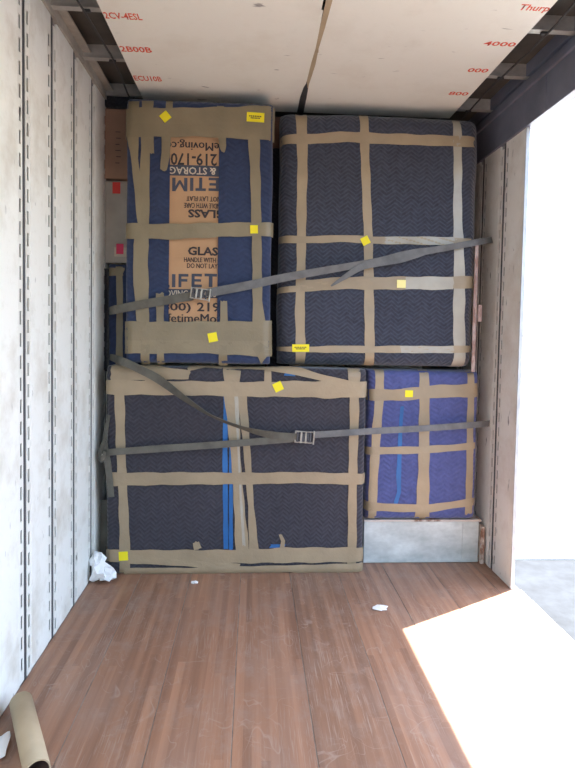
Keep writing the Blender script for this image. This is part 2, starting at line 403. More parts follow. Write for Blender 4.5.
for yy in ys[5:10]:
    for xx in (0.165, 2.30):
        obj('cable_clip', clipp(xx, yy), 'cable', ce)
# tape hiding the centre seam, torn away towards the load
def flat_strip(name, pts, z, thick=0.001):
    """pts: list of (x, y, halfwidth) on the ceiling"""
    vv, ff = [], []
    for x, y, h in pts:
        vv += [(x-h, y, z), (x+h, y, z)]
    for i in range(len(pts)-1): ff.append((2*i, 2*i+1, 2*i+3, 2*i+2))
    return mesh_of(name, vv, ff)
obj('seam_tape', flat_strip('seam_tape', [(1.240, 0.2, .014), (1.243, 2.0, .013), (1.244, 2.5, .014), (1.241, 2.75, .012), (1.236, 2.95, .010), (1.236, 2.99, .013)], 2.8985), 'ceil_tape', ce)
obj('seam_tape', flat_strip('seam_tape', [(1.232, 2.96, .014), (1.230, 3.12, .018), (1.226, 3.25, .017), (1.232, 3.36, .006), (1.236, 3.42, .002)], 2.8975), 'ceil_tape', ce)
obj('seam_tape', flat_strip('seam_tape', [(1.222, 2.6, .004), (1.219, 2.8, .010), (1.217, 2.95, .013), (1.212, 3.1, .012), (1.214, 3.3, .007), (1.216, 3.36, .003)], 2.8968), 'liner', ce)
# dark strip painting the gap's shade where the sheets stop meeting
obj('gap_dark_strip', flat_strip('gap_dark_strip', [(1.2275, 3.34, .004), (1.224, 3.42, .014), (1.222, 3.55, .019), (1.222, 3.80, .021)], 2.8990), 'cable', ce)

_fc = {}
def text_mesh(s, bold=0.0, spacing=1.0):
    cu = bpy.data.curves.new('lettering', 'FONT'); cu.body = s; cu.size = 1.0; cu.resolution_u = 2
    cu.offset = bold; cu.space_character = spacing
    to = bpy.data.objects.new('lettering', cu); C.objects.link(to)
    dg = bpy.context.evaluated_depsgraph_get(); dg.update()
    me = bpy.data.meshes.new_from_object(to.evaluated_get(dg)); bpy.data.objects.remove(to); bpy.data.curves.remove(cu)
    xs = [v.co.x for v in me.vertices]; ys_ = [v.co.y for v in me.vertices]
    x0, x1, y0, y1 = min(xs), max(xs), min(ys_), max(ys_)
    for v in me.vertices: v.co = Vector(((v.co.x-x0)/(x1-x0), (v.co.y-y0)/(y1-y0), 0))
    me.materials.clear(); return me
def ceiling_text(s, px0, px1, py_top, py_bot, clip=None):
    me = text_mesh(s, 0.02)
    ym = (py_top+py_bot)/2
    a, b_ = on_z(px0, ym, 2.899), on_z(px1, ym, 2.899)
    yt, yb = on_z(px0, py_top, 2.899).y, on_z(px0, py_bot, 2.899).y
    for v in me.vertices:
        v.co = Vector((a.x+(b_.x-a.x)*v.co.x, yb+(yt-yb)*v.co.y, 2.8992))
    obj('printed_lettering', me, 'red_ink', ce)
for s, a, b_, t, bt in (('2CV-4ESL', 104, 141, 12, 18.5), ('2B00B', 120, 151, 46, 51.5), ('ECU10B', 134, 161, 75.5, 80.5)):
    ceiling_text(s, a, b_, t, bt)
for s, a, b_, t, bt in (('Thurp', 519, 551, 4, 12), ('4000', 484, 517, 41, 45.5), ('000', 468, 489, 68, 72), ('800', 449, 469, 91.5, 95)):
    ceiling_text(s, a, b_, t, bt)

# ---------------------------------------------------------------- wrapped bundles
class Bundle:
    """soft rounded slab described by its front face; S(x,z) maps unrolled coordinates onto it"""
    def __init__(s, x0, x1, z0, z1, y0, T, r=0.035, seed=0, amp=0.008):
        s.x0, s.x1, s.z0, s.z1, s.y0, s.T, s.r, s.seed, s.amp = x0, x1, z0, z1, y0, T, r, seed, amp
        s.n = 0
    def ax(s, v, a, b):
        r = s.r
        if v < a: return a, r+(a-v)
        if v > b: return b, r+(v-b)
        if v < a+r: t = (a+r-v)/r; return v, r-math.sqrt(max(0, r*r*(1-t*t)))
        if v > b-r: t = (v-b+r)/r; return v, r-math.sqrt(max(0, r*r*(1-t*t)))
        return v, 0.0
    def P(s, x, z):
        xe, dx = s.ax(x, s.x0, s.x1); ze, dz = s.ax(z, s.z0, s.z1)
        nz = noise.noise(Vector((xe*2.3+s.seed*7.1, ze*2.3, s.seed)))*s.amp + noise.noise(Vector((xe*7+s.seed*3.3, ze*6, s.seed+4)))*s.amp*0.45
        wx = noise.noise(Vector((ze*4, s.seed*2.7, 1.5)))*0.006
        wz = noise.noise(Vector((xe*4, s.seed*1.7, 8.5)))*0.006
        k = 1.0 if xe > (s.x0+s.x1)/2 else -1.0
        return Vector((xe+wx*(abs(2*(xe-s.x0)/(s.x1-s.x0)-1)), s.y0+dx+dz-nz-s.amp*0.2, ze+(wz if ze > s.z0+0.1 else 0)))
    def S(s, x, z, off=0.0):
        e = 0.004
        p = s.P(x, z)
        if off == 0: return p
        n = (s.P(x+e, z)-s.P(x-e, z)).cross(s.P(x, z+e)-s.P(x, z-e))
        if n.length < 1e-12: n = Vector((0, -1, 0))
        n.normalize()
        return p + n*off
    def knots(s, a, b, ua=None, ub=None):
        r, T = s.r, s.T
        ks = [a-T+r, a-T*0.5, a-0.02, a]
        ks += [a+r*(1-math.cos(t*math.pi/2/4)) for t in range(1, 5)]
        n = max(4, int((b-a-2*r)/0.035))
        ks += [a+r+(b-a-2*r)*i/n for i in range(1, n)]
        ks += [b-r*(1-math.cos(t*math.pi/2/4)) for t in range(4, 0, -1)]
        ks += [b, b+0.02, b+T*0.5, b+T-r]
        return ks
    def mesh(s, name, off=0.0, xr=None, cap=True):
        xs = s.knots(s.x0, s.x1); zs = s.knots(s.z0, s.z1)
        if xr: xs = [max(xr[0], min(xr[1], x)) for x in xs]; xs = sorted(set(round(x, 5) for x in xs))
        vv, idx, ff = [], {}, []
        for i, x in enumerate(xs):
            for j, z in enumerate(zs):
                idx[i, j] = len(vv)
                ox = x < s.x0-1e-6 or x > s.x1+1e-6; oz = z < s.z0-1e-6 or z > s.z1+1e-6
                p = s.S(x, z, 0) if (ox and oz) else s.S(x, z, off)
                p.y = min(p.y, s.y0+s.T); vv.append(p)
        for i in range(len(xs)-1):
            for j in range(len(zs)-1):
                xm, zm = (xs[i]+xs[i+1])/2, (zs[j]+zs[j+1])/2
                ox = xm < s.x0 or xm > s.x1; oz = zm < s.z0 or zm > s.z1
                if ox and oz: continue
                ff.append((idx[i, j], idx[i+1, j], idx[i+1, j+1], idx[i, j+1]))
        if cap and not xr:
            b0 = len(vv); yb = s.y0+s.T
            vv += [(s.x0, yb, s.z0), (s.x1, yb, s.z0), (s.x1, yb, s.z1), (s.x0, yb, s.z1)]; ff.append((b0+3, b0+2, b0+1, b0))
        return mesh_of(name, vv, ff, True)

def px_xz(px, py, Y):
    p = on_y(px, py, Y); return p.x, p.z
def tape(B, parent, pts, wpx, mat='tape', name='tape_strip', taper=None, ragged=0.0, extra=0.0):
    """pts in photo pixels, widths in photo pixels (number or list)"""
    sc = 1.0/165.0*(B.y0/3.51)
    if isinstance(wpx, (int, float)): wpx = [wpx]*len(pts)
    P2 = [Vector(px_xz(a, b, B.y0)) for a, b in pts]
    # resample
    out = []
    for i in range(len(P2)-1):
        L = (P2[i+1]-P2[i]).length; n = max(2, int(L/0.022))
        for k in range(n):
            t = k/n; out.append((P2[i].lerp(P2[i+1], t), (wpx[i]*(1-t)+wpx[i+1]*t)*sc))
    out.append((P2[-1], wpx[-1]*sc))
    B.n += 1; off = 0.003+0.0004*B.n
    vv, ff = [], []
    rs = random.Random(B.n*13+B.seed*101)
    nc = 5
    for i, (p, wd) in enumerate(out):
        a = out[max(0, i-1)][0]; b = out[min(len(out)-1, i+1)][0]
        t = (b-a).normalized(); q = Vector((-t.y, t.x))
        wd *= 1+0.06*math.sin(i*0.7+B.n)+rs.uniform(-.02, .02)
        if ragged and i in (0, len(out)-1): wd *= 0.55
        for c in range(nc):
            s = c/(nc-1)-0.5
            e = p + q*s*wd
            if i in (0, len(out)-1): e = e + t*rs.uniform(-0.006, 0.006)
            vv.append(B.S(e.x, e.y, off+extra+0.0006*math.sin(i*1.1+c*2.0)))
    for i in range(len(out)-1):
        for c in range(nc-1):
            ff.append((i*nc+c, (i+1)*nc+c, (i+1)*nc+c+1, i*nc+c+1))
    return obj(name, mesh_of(name, vv, ff, True), mat, parent)
def sticker(B, parent, px, py, wpx, hpx, ang=0.0, mat='yellow', lines=False, lift=0.0):
    x, z = px_xz(px, py, B.y0); sc = 1/165.0*(B.y0/3.51)
    hw, hh = wpx*sc/2, hpx*sc/2; ca, sa = math.cos(ang), math.sin(ang)
    off = 0.003+0.0004*(B.n+4)+lift
    base = min(B.S(x+dx, z+dz).y for dx in (-hw, 0, hw) for dz in (-hh, 0, hh))
    def pt(u, v, o): return Vector((x+u*ca-v*sa, base-off-o, z+u*sa+v*ca))
    vv = []
    for o in (0.0008, 0.0):
        vv += [pt(-hw, -hh, o), pt(hw, -hh, o), pt(hw, hh, o), pt(-hw, hh, o)]
    ff = [(0, 1, 2, 3), (7, 6, 5, 4), (0, 4, 5, 1), (1, 5, 6, 2), (2, 6, 7, 3), (3, 7, 4, 0)]
    st = obj('sticker', mesh_of('sticker', vv, ff), mat, parent)
    if lines:
        vv, ff = [], []
        for k, (l, yy) in enumerate(((0.72, 0.2), (0.55, -0.2))):
            n = 7
            for q in range(n):
                u0 = -hw*l+2*hw*l*q/n; u1 = u0+2*hw*l/n*0.7; v0 = hh*yy-hh*0.14; v1 = hh*yy+hh*0.14
                b0 = len(vv); vv += [pt(u0, v0, .0012), pt(u1, v0, .0012), pt(u1, v1, .0012), pt(u0, v1, .0012)]; ff.append((b0, b0+1, b0+2, b0+3))
        obj('printed_lines', mesh_of('printed_lines', vv, ff), 'black_ink', st)
    return st
def bundle_px(px0, py0, px1, py1, Y, T, **kw):
    """outline in pixels of the front face at distance Y"""
    cx, cy = (px0+px1)/2, (py0+py1)/2
    xa = on_y(px0, cy, Y).x; xb = on_y(px1, cy, Y).x
    zt = on_y(cx, py0, Y).z; zb = on_y(cx, py1, Y).z
    return Bundle(xa, xb, max(0.0, zb), zt, Y, T, **kw)

# --- galvanised riser the right column stands on
RY = 3.65
rx0 = 1.72; rx1 = 2.43
zr = on_y(420, 519.5, RY).z
t = thing('metal_riser', 'weathered galvanised sheet metal riser under the royal blue bundle', 'metal box', ((rx0+rx1)/2, RY+0.3, 0))
obj('body', boxes('body', [(rx0-0.05, rx1, RY, RY+0.8, 0.0, zr-0.012)], 0.004), 'galv', t)
obj('lip', boxes('lip', [(rx0-0.05, rx1+0.012, RY-0.008, RY+0.8, zr-0.012, zr)], 0.002), 'rust_post', t)
obj('seam_flange', boxes('seam_flange', [(rx1-0.11, rx1-0.105, RY-0.004, RY, 0.01, zr-0.014)]), 'galv', t)
pr = obj('rusty_post', boxes('rusty_post', [(W-0.034, W-0.012, RY-0.03, RY+0.05, 0, 0.245), (W-0.039, W-0.034, RY-0.03, RY-0.018, 0.0, 0.22)], 0.003), 'rust_post')
tag(pr, 'short rusty white post between the metal riser and right wall', 'post')

# --- main charcoal bundle, bottom left
B1 = bundle_px(106.5, 368, 365, 572, 3.505, 0.20, r=0.03, seed=1, amp=0.010); B1.z0 = 0.0
t1 = thing('wrapped_bundle', 'large charcoal pad-wrapped bundle standing on the floor, bottom left', 'bundle', ((B1.x0+B1.x1)/2, 3.6, 0))
obj('moving_pad', B1.mesh('moving_pad'), 'pad_char', t1)
T = lambda pts, w_, mat='tape', **k: tape(B1, t1, pts, w_, mat, **k)
T([(226, 393), (225, 450), (226, 549)], [4, 5, 5], 'blue_tape')
T([(231, 440), (231, 549)], [3.5, 4], 'blue_tape')
T([(285, 374), (295, 375)], 4, 'blue_tape')
T([(270, 546), (285, 547)], 4, 'blue_tape')
T([(119, 360), (121, 440), (124, 500), (125.5, 575)], [11, 9, 9, 11])
T([(354.5, 366), (354.5, 400), (353, 480), (351.5, 575)], [13, 9.5, 9, 9])
T([(232, 360), (232, 396), (236, 460), (240, 515), (243, 560)], [18, 15, 9, 11, 15])
T([(242, 390), (247, 450), (251, 505), (254, 552)], [9, 7, 6, 10])
T([(236, 385), (238, 440), (241, 500), (244, 545)], [5, 2, 2.5, 3], 'tape_pale_glare')  # pale strip paints glare along the tape
T([(268, 362), (268, 384)], 7)
T([(150, 362), (150, 384)], 8)
T([(101, 479), (180, 478), (285, 478), (369, 478.5)], [13.5, 12.5, 11.5, 11.5])
T([(112, 374), (150, 373), (190, 375)], [13, 14, 8])
T([(188, 369), (205, 366.5), (222, 367)], [4.5, 4.5, 5])
T([(236, 367), (265, 368), (300, 373), (335, 381), (362, 387)], [5, 5, 6.5, 7, 8])
T([(100, 387), (180, 388), (260, 389), (330, 390), (372, 389)], [15, 14, 15, 17, 15])
T([(100, 555), (130, 555), (200, 556), (290, 555), (369, 554)], [12, 12, 14, 15, 15])
T([(124, 570), (200, 569.5), (290, 568), (369, 567)], [6, 6, 7, 10])
T([(128, 558), (180, 562), (240, 566)], [9, 6, 6])
T([(280, 534), (283, 541), (282, 548)], [2.5, 4, 5])
T([(196, 541), (198, 548)], [6, 8])
sticker(B1, t1, 278, 386.5, 9, 9, 0.45)
sticker(B1, t1, 124, 555, 9, 9, 0.05)

# --- royal blue bundle on the riser
B2 = bundle_px(367, 371, 477.5, 518.5, 3.62, 0.22, r=0.04, seed=2, amp=0.014); B2.z0 = zr+0.007
t2 = thing('wrapped_bundle', 'royal blue pad-wrapped bundle standing on the metal riser', 'bundle', ((B2.x0+B2.x1)/2, 3.7, B2.z0))
obj('moving_pad', B2.mesh('moving_pad'), 'pad_royal', t2)
T = lambda pts, w_, mat='tape', **k: tape(B2, t2, pts, w_, mat, **k)
T([(402, 407), (400, 440), (398.5, 475), (399, 492), (395, 505)], [3.5, 4, 5, 4.5, 4], 'blue_tape')
T([(380, 368), (379, 400), (374, 470), (372, 519)], [9, 9, 9, 8])
T([(424, 367), (424, 430), (423, 480), (422, 520)], [10, 11, 12, 15])
T([(471, 367), (470, 430), (468, 514)], [7, 7, 7])
T([(360, 395), (400, 395), (440, 391), (481, 390)], [11, 12, 13, 14])
T([(364, 451), (420, 450), (478, 445)], [7.5, 7.5, 6.5])
T([(364, 506), (400, 508), (430, 508), (476, 501)], [9, 8, 8, 8])
sticker(B2, t2, 408.5, 393.5, 8, 7, 0.0)
# --- slate bundle, top right
B3 = bundle_px(279.5, 113, 477.5, 368, 3.58, 0.24, r=0.085, seed=3, amp=0.014); B3.z0 = max(B2.z1, B1.z1)+0.02
t3 = thing('wrapped_bundle', 'dark slate zigzag-quilted bundle, top right of the load', 'bundle', ((B3.x0+B3.x1)/2, 3.7, B3.z0))
obj('moving_pad', B3.mesh('moving_pad'), 'pad_slate', t3)
T = lambda pts, w_, mat='tape', **k: tape(B3, t3, pts, w_, mat, **k)
T([(302, 110), (302, 180), (301, 240), (300, 372)], [11, 10, 9, 10])
T([(364, 111), (364.5, 150), (368, 235), (369, 300), (370, 372)], [9, 9, 9, 10, 10])
T([(457, 112), (457, 180), (457.5, 250), (459, 300), (459.5, 372)], [8.5, 8.5, 10, 12, 13], 'tape_pale_glare')
T([(280, 139), (340, 138), (400, 139.5), (474, 142)], [9, 10.5, 10.5, 10.5])
T([(276, 239), (340, 239.5), (400, 241), (470, 242)], [7, 7, 7.5, 7], 'tape')
T([(385, 240.5), (453, 241)], [7, 8], 'tape_pale_glare')
T([(276, 291), (290, 289), (340, 284)], [5, 6, 10])
T([(300, 285), (360, 283.5), (400, 283.5), (474, 282)], [11, 12.5, 13, 12])
T([(405, 283.5), (453, 283)], [12.5, 13], 'tape_pale_glare')
T([(274, 349), (300, 349), (360, 349.5), (473, 349)], [4, 6.5, 6.5, 7.5])
T([(400, 349.5), (453, 349.5)], [7, 7], 'tape_pale_glare')
sticker(B3, t3, 365, 241, 8, 8, 0.5)
sticker(B3, t3, 401, 284, 9, 8, 0.0, 'yellow_pale')
sticker(B3, t3, 300.5, 348, 17, 7.5, 0.02, 'yellow', True)

# --- navy bundle with a printed carton face, top left
B4 = bundle_px(127.5, 102.5, 270, 364.5, 3.50, 0.22, r=0.02, seed=4, amp=0.005); B4.z0 = B1.z1+0.034
t4 = thing('wrapped_bundle', 'navy pad-wrapped bundle with printed tan carton face, top left', 'bundle', ((B4.x0+B4.x1)/2, 3.6, B4.z0))
core = obj('carton', B4.mesh('carton', 0.0), 'carton_print', t4)
gx0 = on_y(169.5, 230, 3.5).x; gx1 = on_y(218.2, 230, 3.5).x
obj('moving_pad', B4.mesh('moving_pad', 0.009, (B4.x0-0.3, gx0), False), 'pad_navy', t4)
obj('moving_pad', B4.mesh('moving_pad', 0.009, (gx1, B4.x1+0.3), False), 'pad_navy', t4)
# pad showing above and below the tape bands
for pa, pb in (((100), (116)), ((345), (368))):
    za, zb = on_y(195, pa, 3.5).z, on_y(195, pb, 3.5).z
    vv, ff = [], []
    xs = [gx0-0.01+(gx1-gx0+0.02)*i/8 for i in range(9)]
    zs = [zb+(za-zb)*j/6 for j in range(7)]
    for x in xs:
        for z in zs: vv.append(B4.S(x, z, 0.009))
    for i in range(8):
        for j in range(6): ff.append((i*7+j, (i+1)*7+j, (i+1)*7+j+1, i*7+j+1))
    obj('moving_pad', mesh_of('moving_pad', vv, ff, True), 'pad_navy', t4)
def print_text(s, px0, px1, py0, py1, mat, flip=False, bold=0.02, off=0.0022):
    me = text_mesh(s, bold)
    xa, za = px_xz(px0, py1, B4.y0); xb, zb = px_xz(px1, py0, B4.y0)
    for v in me.vertices:
        u, q = v.co.x, v.co.y
        if flip: u, q = 1-u, 1-q
        v.co = B4.S(xa+(xb-xa)*u, za+(zb-za)*q, off)
    if bold < 0.02:      # heavier strokes: a second impression shifted by a hair
        bm = bmesh.new(); bm.from_mesh(me)
        dup = bmesh.ops.duplicate(bm, geom=bm.verts[:]+bm.edges[:]+bm.faces[:])
        for e in dup['geom']:
            if isinstance(e, bmesh.types.BMVert): e.co.x += 0.0030 if py1-py0 > 6 else 0.0014
        bm.to_mesh(me); bm.free()
    obj('printed_lettering', me, mat, core)
def print_bar(px0, px1, py0, py1):
    xa, za = px_xz(px0, py1, B4.y0); xb, zb = px_xz(px1, py0, B4.y0)
    vv = [B4.S(xa+(xb-xa)*i/6, z, 0.0014) for z in (za, zb) for i in range(7)]
    obj('printed_bar', mesh_of('printed_bar', vv, [(i, i+1, i+8, i+7) for i in range(6)]), 'slate_ink', core)
print_text('eMoving.co', 165.5, 219, 140.5, 149.5, 'black_ink', True, 0.0)
print_text('219-1705', 164, 217, 154, 164.5, 'black_ink', True)
print_bar(160, 228, 166.5, 175); print_text('& STORAGE', 164, 216, 168, 173.7, 'white_ink', True)
GL = {'L': [(0, .3, 0, 1), (.3, 1, 0, .2)], 'I': [(0, 1, 0, 1)], 'F': [(0, .3, 0, 1), (.3, 1, .8, 1), (.3, .9, .42, .62)],
      'E': [(0, .3, 0, 1), (.3, 1, .8, 1), (.3, .92, .41, .6), (.3, 1, 0, .2)], 'T': [(.35, .65, 0, .8), (0, 1, .8, 1)], 'M': [(0, .22, 0, 1), (.78, 1, 0, 1)]}
def block_letter(ch, px0, px1, py0, py1, flip):
    xa, za = px_xz(px0, py1, B4.y0); xb, zb = px_xz(px1, py0, B4.y0)
    quads = [[(a, c), (b, c), (b, d), (a, d)] for a, b, c, d in GL[ch]]
    if ch == 'M': quads += [[(.22, .62), (.44, .18), (.5, .42), (.22, 1)], [(.44, .18), (.56, .18), (.5, .42), (.5, .42)], [(.56, .18), (.78, .62), (.78, 1), (.5, .42)]]
    vv, ff = [], []
    for q in quads:
        q2 = []
        for p in q:
            if p not in q2: q2.append(p)
        b0 = len(vv)
        for u, w_ in q2:
            if flip: u, w_ = 1-u, 1-w_
            vv.append(B4.S(xa+(xb-xa)*u, za+(zb-za)*w_, 0.0022))
        ff.append(tuple(range(b0, len(vv))))
    me = mesh_of('printed_letter', vv, ff)
    bm = bmesh.new(); bm.from_mesh(me); bmesh.ops.remove_doubles(bm, verts=bm.verts, dist=0.0004); bm.to_mesh(me); bm.free()
    obj('printed_letter', me, 'slate_ink', core)
for ch, a, b_ in (('M', 172, 187.5), ('I', 190, 193.5), ('T', 195.5, 206), ('E', 208.5, 219)): block_letter(ch, a, b_, 178, 191, True)
for ch, a, b_ in (('L', 159, 169.8), ('I', 172, 175.6), ('F', 178.5, 188.5), ('E', 191.5, 202), ('T', 204.5, 217), ('I', 219, 222)): block_letter(ch, a, b_, 274, 287, False)
print_text('DO NOT LAY FLAT', 186.5, 230, 197.3, 201, 'black_ink', True, 0.005)
print_text('HANDLE WITH CARE', 184, 226, 204, 207.8, 'black_ink', True, 0.005)
print_text('GLASS', 188, 226, 210.3, 217.6, 'black_ink', True, 0.035)
print_text('GLASS', 188, 224, 247.5, 255.2, 'black_ink', False, 0.035)
print_text('HANDLE WITH CARE', 184, 229, 258.2, 262, 'black_ink', False, 0.005)
print_text('DO NOT LAY FLAT', 187, 230, 264.2, 268, 'black_ink', False, 0.005)
print_bar(160, 228, 290, 297); print_text('MOVING & STORAGE', 160, 228, 291.2, 296, 'white_ink', False, 0.005)
print_text('(800)', 157, 191, 303, 312.5, 'black_ink', False); print_text('219-1', 197, 230, 303, 311.5, 'black_ink', False)
print_text('LifetimeMovi', 159, 224, 314.3, 321.8, 'black_ink', False, 0.0)
T = lambda pts, w_, mat='tape_wide', **k: tape(B4, t4, pts, w_, mat, extra=0.009, **k)
T([(133, 98), (133, 112)], 12); T([(148, 98), (148, 112)], 11); T([(169.5, 98), (169.5, 112)], 7); T([(220.5, 99), (220.5, 112)], 7); T([(254, 100), (254, 112)], 11)
T([(134, 130), (135, 160), (142, 228)], [10, 7, 7])
T([(147, 130), (145, 170), (145, 228)], [9, 9, 9])
T([(151, 132), (152, 154)], [6, 5])
T([(167, 132), (166, 155), (163.5, 171)], [10, 8, 6.5])
T([(222, 132), (223, 147), (223.5, 153)], [9, 7, 3])
T([(254, 132), (254.5, 160), (256.5, 228), (257.5, 300), (259, 328)], [12, 10, 9.5, 9.5, 13])
T([(142, 234), (141, 265), (142, 290), (143.5, 330)], [13, 15, 14, 11])
T([(160.5, 293), (160.5, 328)], 7.5)
T([(224, 301), (224, 328)], [6, 9])
T([(121, 124), (200, 123), (276, 123)], [14, 14, 14])
T([(121, 115.5), (200, 115), (276, 114)], [12, 12, 13])
T([(121, 131.5), (200, 131.5), (276, 134)], [12, 12, 15])
T([(121, 231.5), (180, 232), (230, 230), (276, 229.5)], [14.5, 15, 13.5, 13.5])
T([(122, 329), (200, 328.5), (276, 328)], [14, 14, 14])
T([(122, 338), (200, 338), (276, 338)], [14, 14, 14])
T([(122, 347), (200, 346.5), (276, 349)], [13, 13, 16])
T([(145.5, 345), (145, 363)], 9); T([(160.5, 345), (160.5, 363)], 7); T([(223, 345), (223, 363)], 8); T([(256, 345), (266, 357)], [10, 14])
sticker(B4, t4, 166, 118.3, 8.5, 8.5, 0.72, lift=0.009)
sticker(B4, t4, 255.5, 119, 17, 9, -0.03, 'yellow', True, lift=0.009)
sticker(B4, t4, 254, 230, 7.5, 8, 0.03, lift=0.009)
sticker(B4, t4, 213, 337.3, 9, 9, 0.2, lift=0.009)

# --- things behind, seen in the gaps
def carton(name, label, px0, px1, py0, py1, Y, depth, mat, x0=None):
    xa = on_y(px0, (py0+py1)/2, Y).x if x0 is None else x0; xb = on_y(px1, (py0+py1)/2, Y).x
    zt = on_y((px0+px1)/2, py0, Y).z; zb = on_y((px0+px1)/2, py1, Y).z
    t = thing(name, label, 'box', ((xa+xb)/2, Y+depth/2, zb))
    obj('body', boxes('body', [(xa, xb, Y, Y+depth, zb, zt-0.006)], 0.004), mat, t)
    xm = (xa+xb)/2
    obj('flap', boxes('flap', [(xa, xb, Y, Y+depth/2-0.002, zt-0.006, zt)], 0.001), mat, t)
    obj('flap', boxes('flap', [(xa, xb, Y+depth/2+0.002, Y+depth, zt-0.006, zt)], 0.001), mat, t)
    return t, xa, xb, zb, zt
def small_rect(parent, name, px, py, wpx, hpx, Y, mat, lift=0.0006):
    p = on_y(px, py, Y); sc = Y/580.0
    obj(name, boxes(name, [(p.x-wpx*sc/2, p.x+wpx*sc/2, Y-lift-0.0006, Y-lift, p.z-hpx*sc/2, p.z+hpx*sc/2)]), mat, parent)
YL = 3.74
tl, xa, xb, zb_g, zt_g = carton('carton_box', 'grey carton with two red stickers beside the left wall', 105, 131, 181, 263, YL, 0.4, 'carton_grey')
small_rect(tl, 'sticker', 116.5, 188, 7.5, 11, YL, 'red_sticker', 0.003)
small_rect(tl, 'sticker', 120, 249, 7, 10, YL, 'pink_sticker', 0.003)
small_rect(tl, 'packing_label', 120.5, 252, 12, 9, YL-0.0, 'white_ink')
tb, *_r2 = carton('carton_box', 'brown carton stacked on the grey stickered carton', 104, 131, 109, 179, YL, 0.4, 'carton_brown')
for k in range(6):
    small_rect(tb, 'printed_mark', 118+0.6*math.sin(k*2.1), 132+k*6.2, 5-0.6*(k % 3), 0.6, YL, 'black_ink')
# folded navy blanket on top of the brown carton
Bf = bundle_px(103, 95, 131, 106.5, 3.73, 0.38, r=0.015, seed=9, amp=0.006)
o = obj('folded_blanket', Bf.mesh('folded_blanket'), 'pad_black'); tag(o, 'folded black blanket lying on the brown carton', 'blanket')
# narrow navy bundle below the cartons
B5 = bundle_px(108, 263.5, 140, 372, 3.735, 0.3, r=0.02, seed=6, amp=0.006); B5.z1 = zb_g-0.007
t5 = thing('wrapped_bundle', 'narrow dark navy bundle beneath the grey carton', 'bundle', ((B5.x0+B5.x1)/2, 3.8, B5.z0))
obj('moving_pad', B5.mesh('moving_pad'), 'pad_navy', t5)
tape(B5, t5, [(119, 257), (120, 300), (119, 370)], [7, 6, 7], 'tape_wide')
tape(B5, t5, [(106, 272), (124, 272)], 8, 'tape_wide')
# black padded bundle standing below
B6 = bundle_px(99.5, 371, 140, 573, 3.735, 0.3, r=0.02, seed=8, amp=0.006); B6.x0 = 0.012; B6.z0 = 0.0; B6.z1 = B5.z0-0.007
t6 = thing('wrapped_bundle', 'black pad-wrapped bundle tucked behind the charcoal bundle at the left wall', 'bundle', ((B6.x0+B6.x1)/2, 3.8, 0))
obj('moving_pad', B6.mesh('moving_pad'), 'pad_black', t6)
B7 = bundle_px(99.5, 268, 107, 370, 3.735, 0.3, r=0.015, seed=11, amp=0.004); B7.z0 = B5.z0  # black filler added to make the column beside the wall dark
B7.x1 = B5.x0-0.008
o = obj('wall_gap_filler', B7.mesh('wall_gap_filler'), 'pad_black'); tag(o, 'added black filler between the left wall and narrow navy bundle', 'pad')
Bg = bundle_px(268, 148, 290, 573, 3.826, 0.028, r=0.008, seed=15, amp=0.002); Bg.z0 = 0.0  # black slab added so the shaded gap reads black
o = obj('gap_filler', Bg.mesh('gap_filler'), 'pad_black'); tag(o, 'added black filler darkening the gap between the two upper bundles', 'pad')
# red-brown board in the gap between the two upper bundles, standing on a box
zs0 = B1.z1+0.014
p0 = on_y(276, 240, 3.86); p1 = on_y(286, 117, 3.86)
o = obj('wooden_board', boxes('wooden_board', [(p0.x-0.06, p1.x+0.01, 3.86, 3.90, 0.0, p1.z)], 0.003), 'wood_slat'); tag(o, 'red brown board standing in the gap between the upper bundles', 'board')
# furniture pads filling the depth behind
def filler(label, x0, x1, z0, z1, y0, mat, seed):
    B = Bundle(x0, x1, z0, z1, y0, 0.5, r=0.04, seed=seed, amp=0.01)
    o = obj('pad_stack', B.mesh('pad_stack'), mat); tag(o, label, 'pad stack')

# rusty bar standing on the blue bundle beside the wall
pb0 = on_y(477, 372, 3.555); pb1 = on_y(477.5, 245, 3.555)
t = thing('rusty_bar', 'rusty flat bar standing upright at the right end of the slate bundle', 'bar', (pb0.x, 3.555, B2.z1))
bw = 0.036
obj('bar', boxes('bar', [(pb1.x-bw*0.4, pb1.x+bw*0.25, 3.553, 3.559, pb0.z, pb1.z)], 0.002), 'rust_bar', t)
pm_ = on_y(478.5, 312, 3.55)
obj('hinge_tab', boxes('hinge_tab', [(pm_.x-0.005, pm_.x+0.022, 3.546, 3.553, pm_.z-0.06, pm_.z+0.045)], 0.003), 'rust_bar', t)

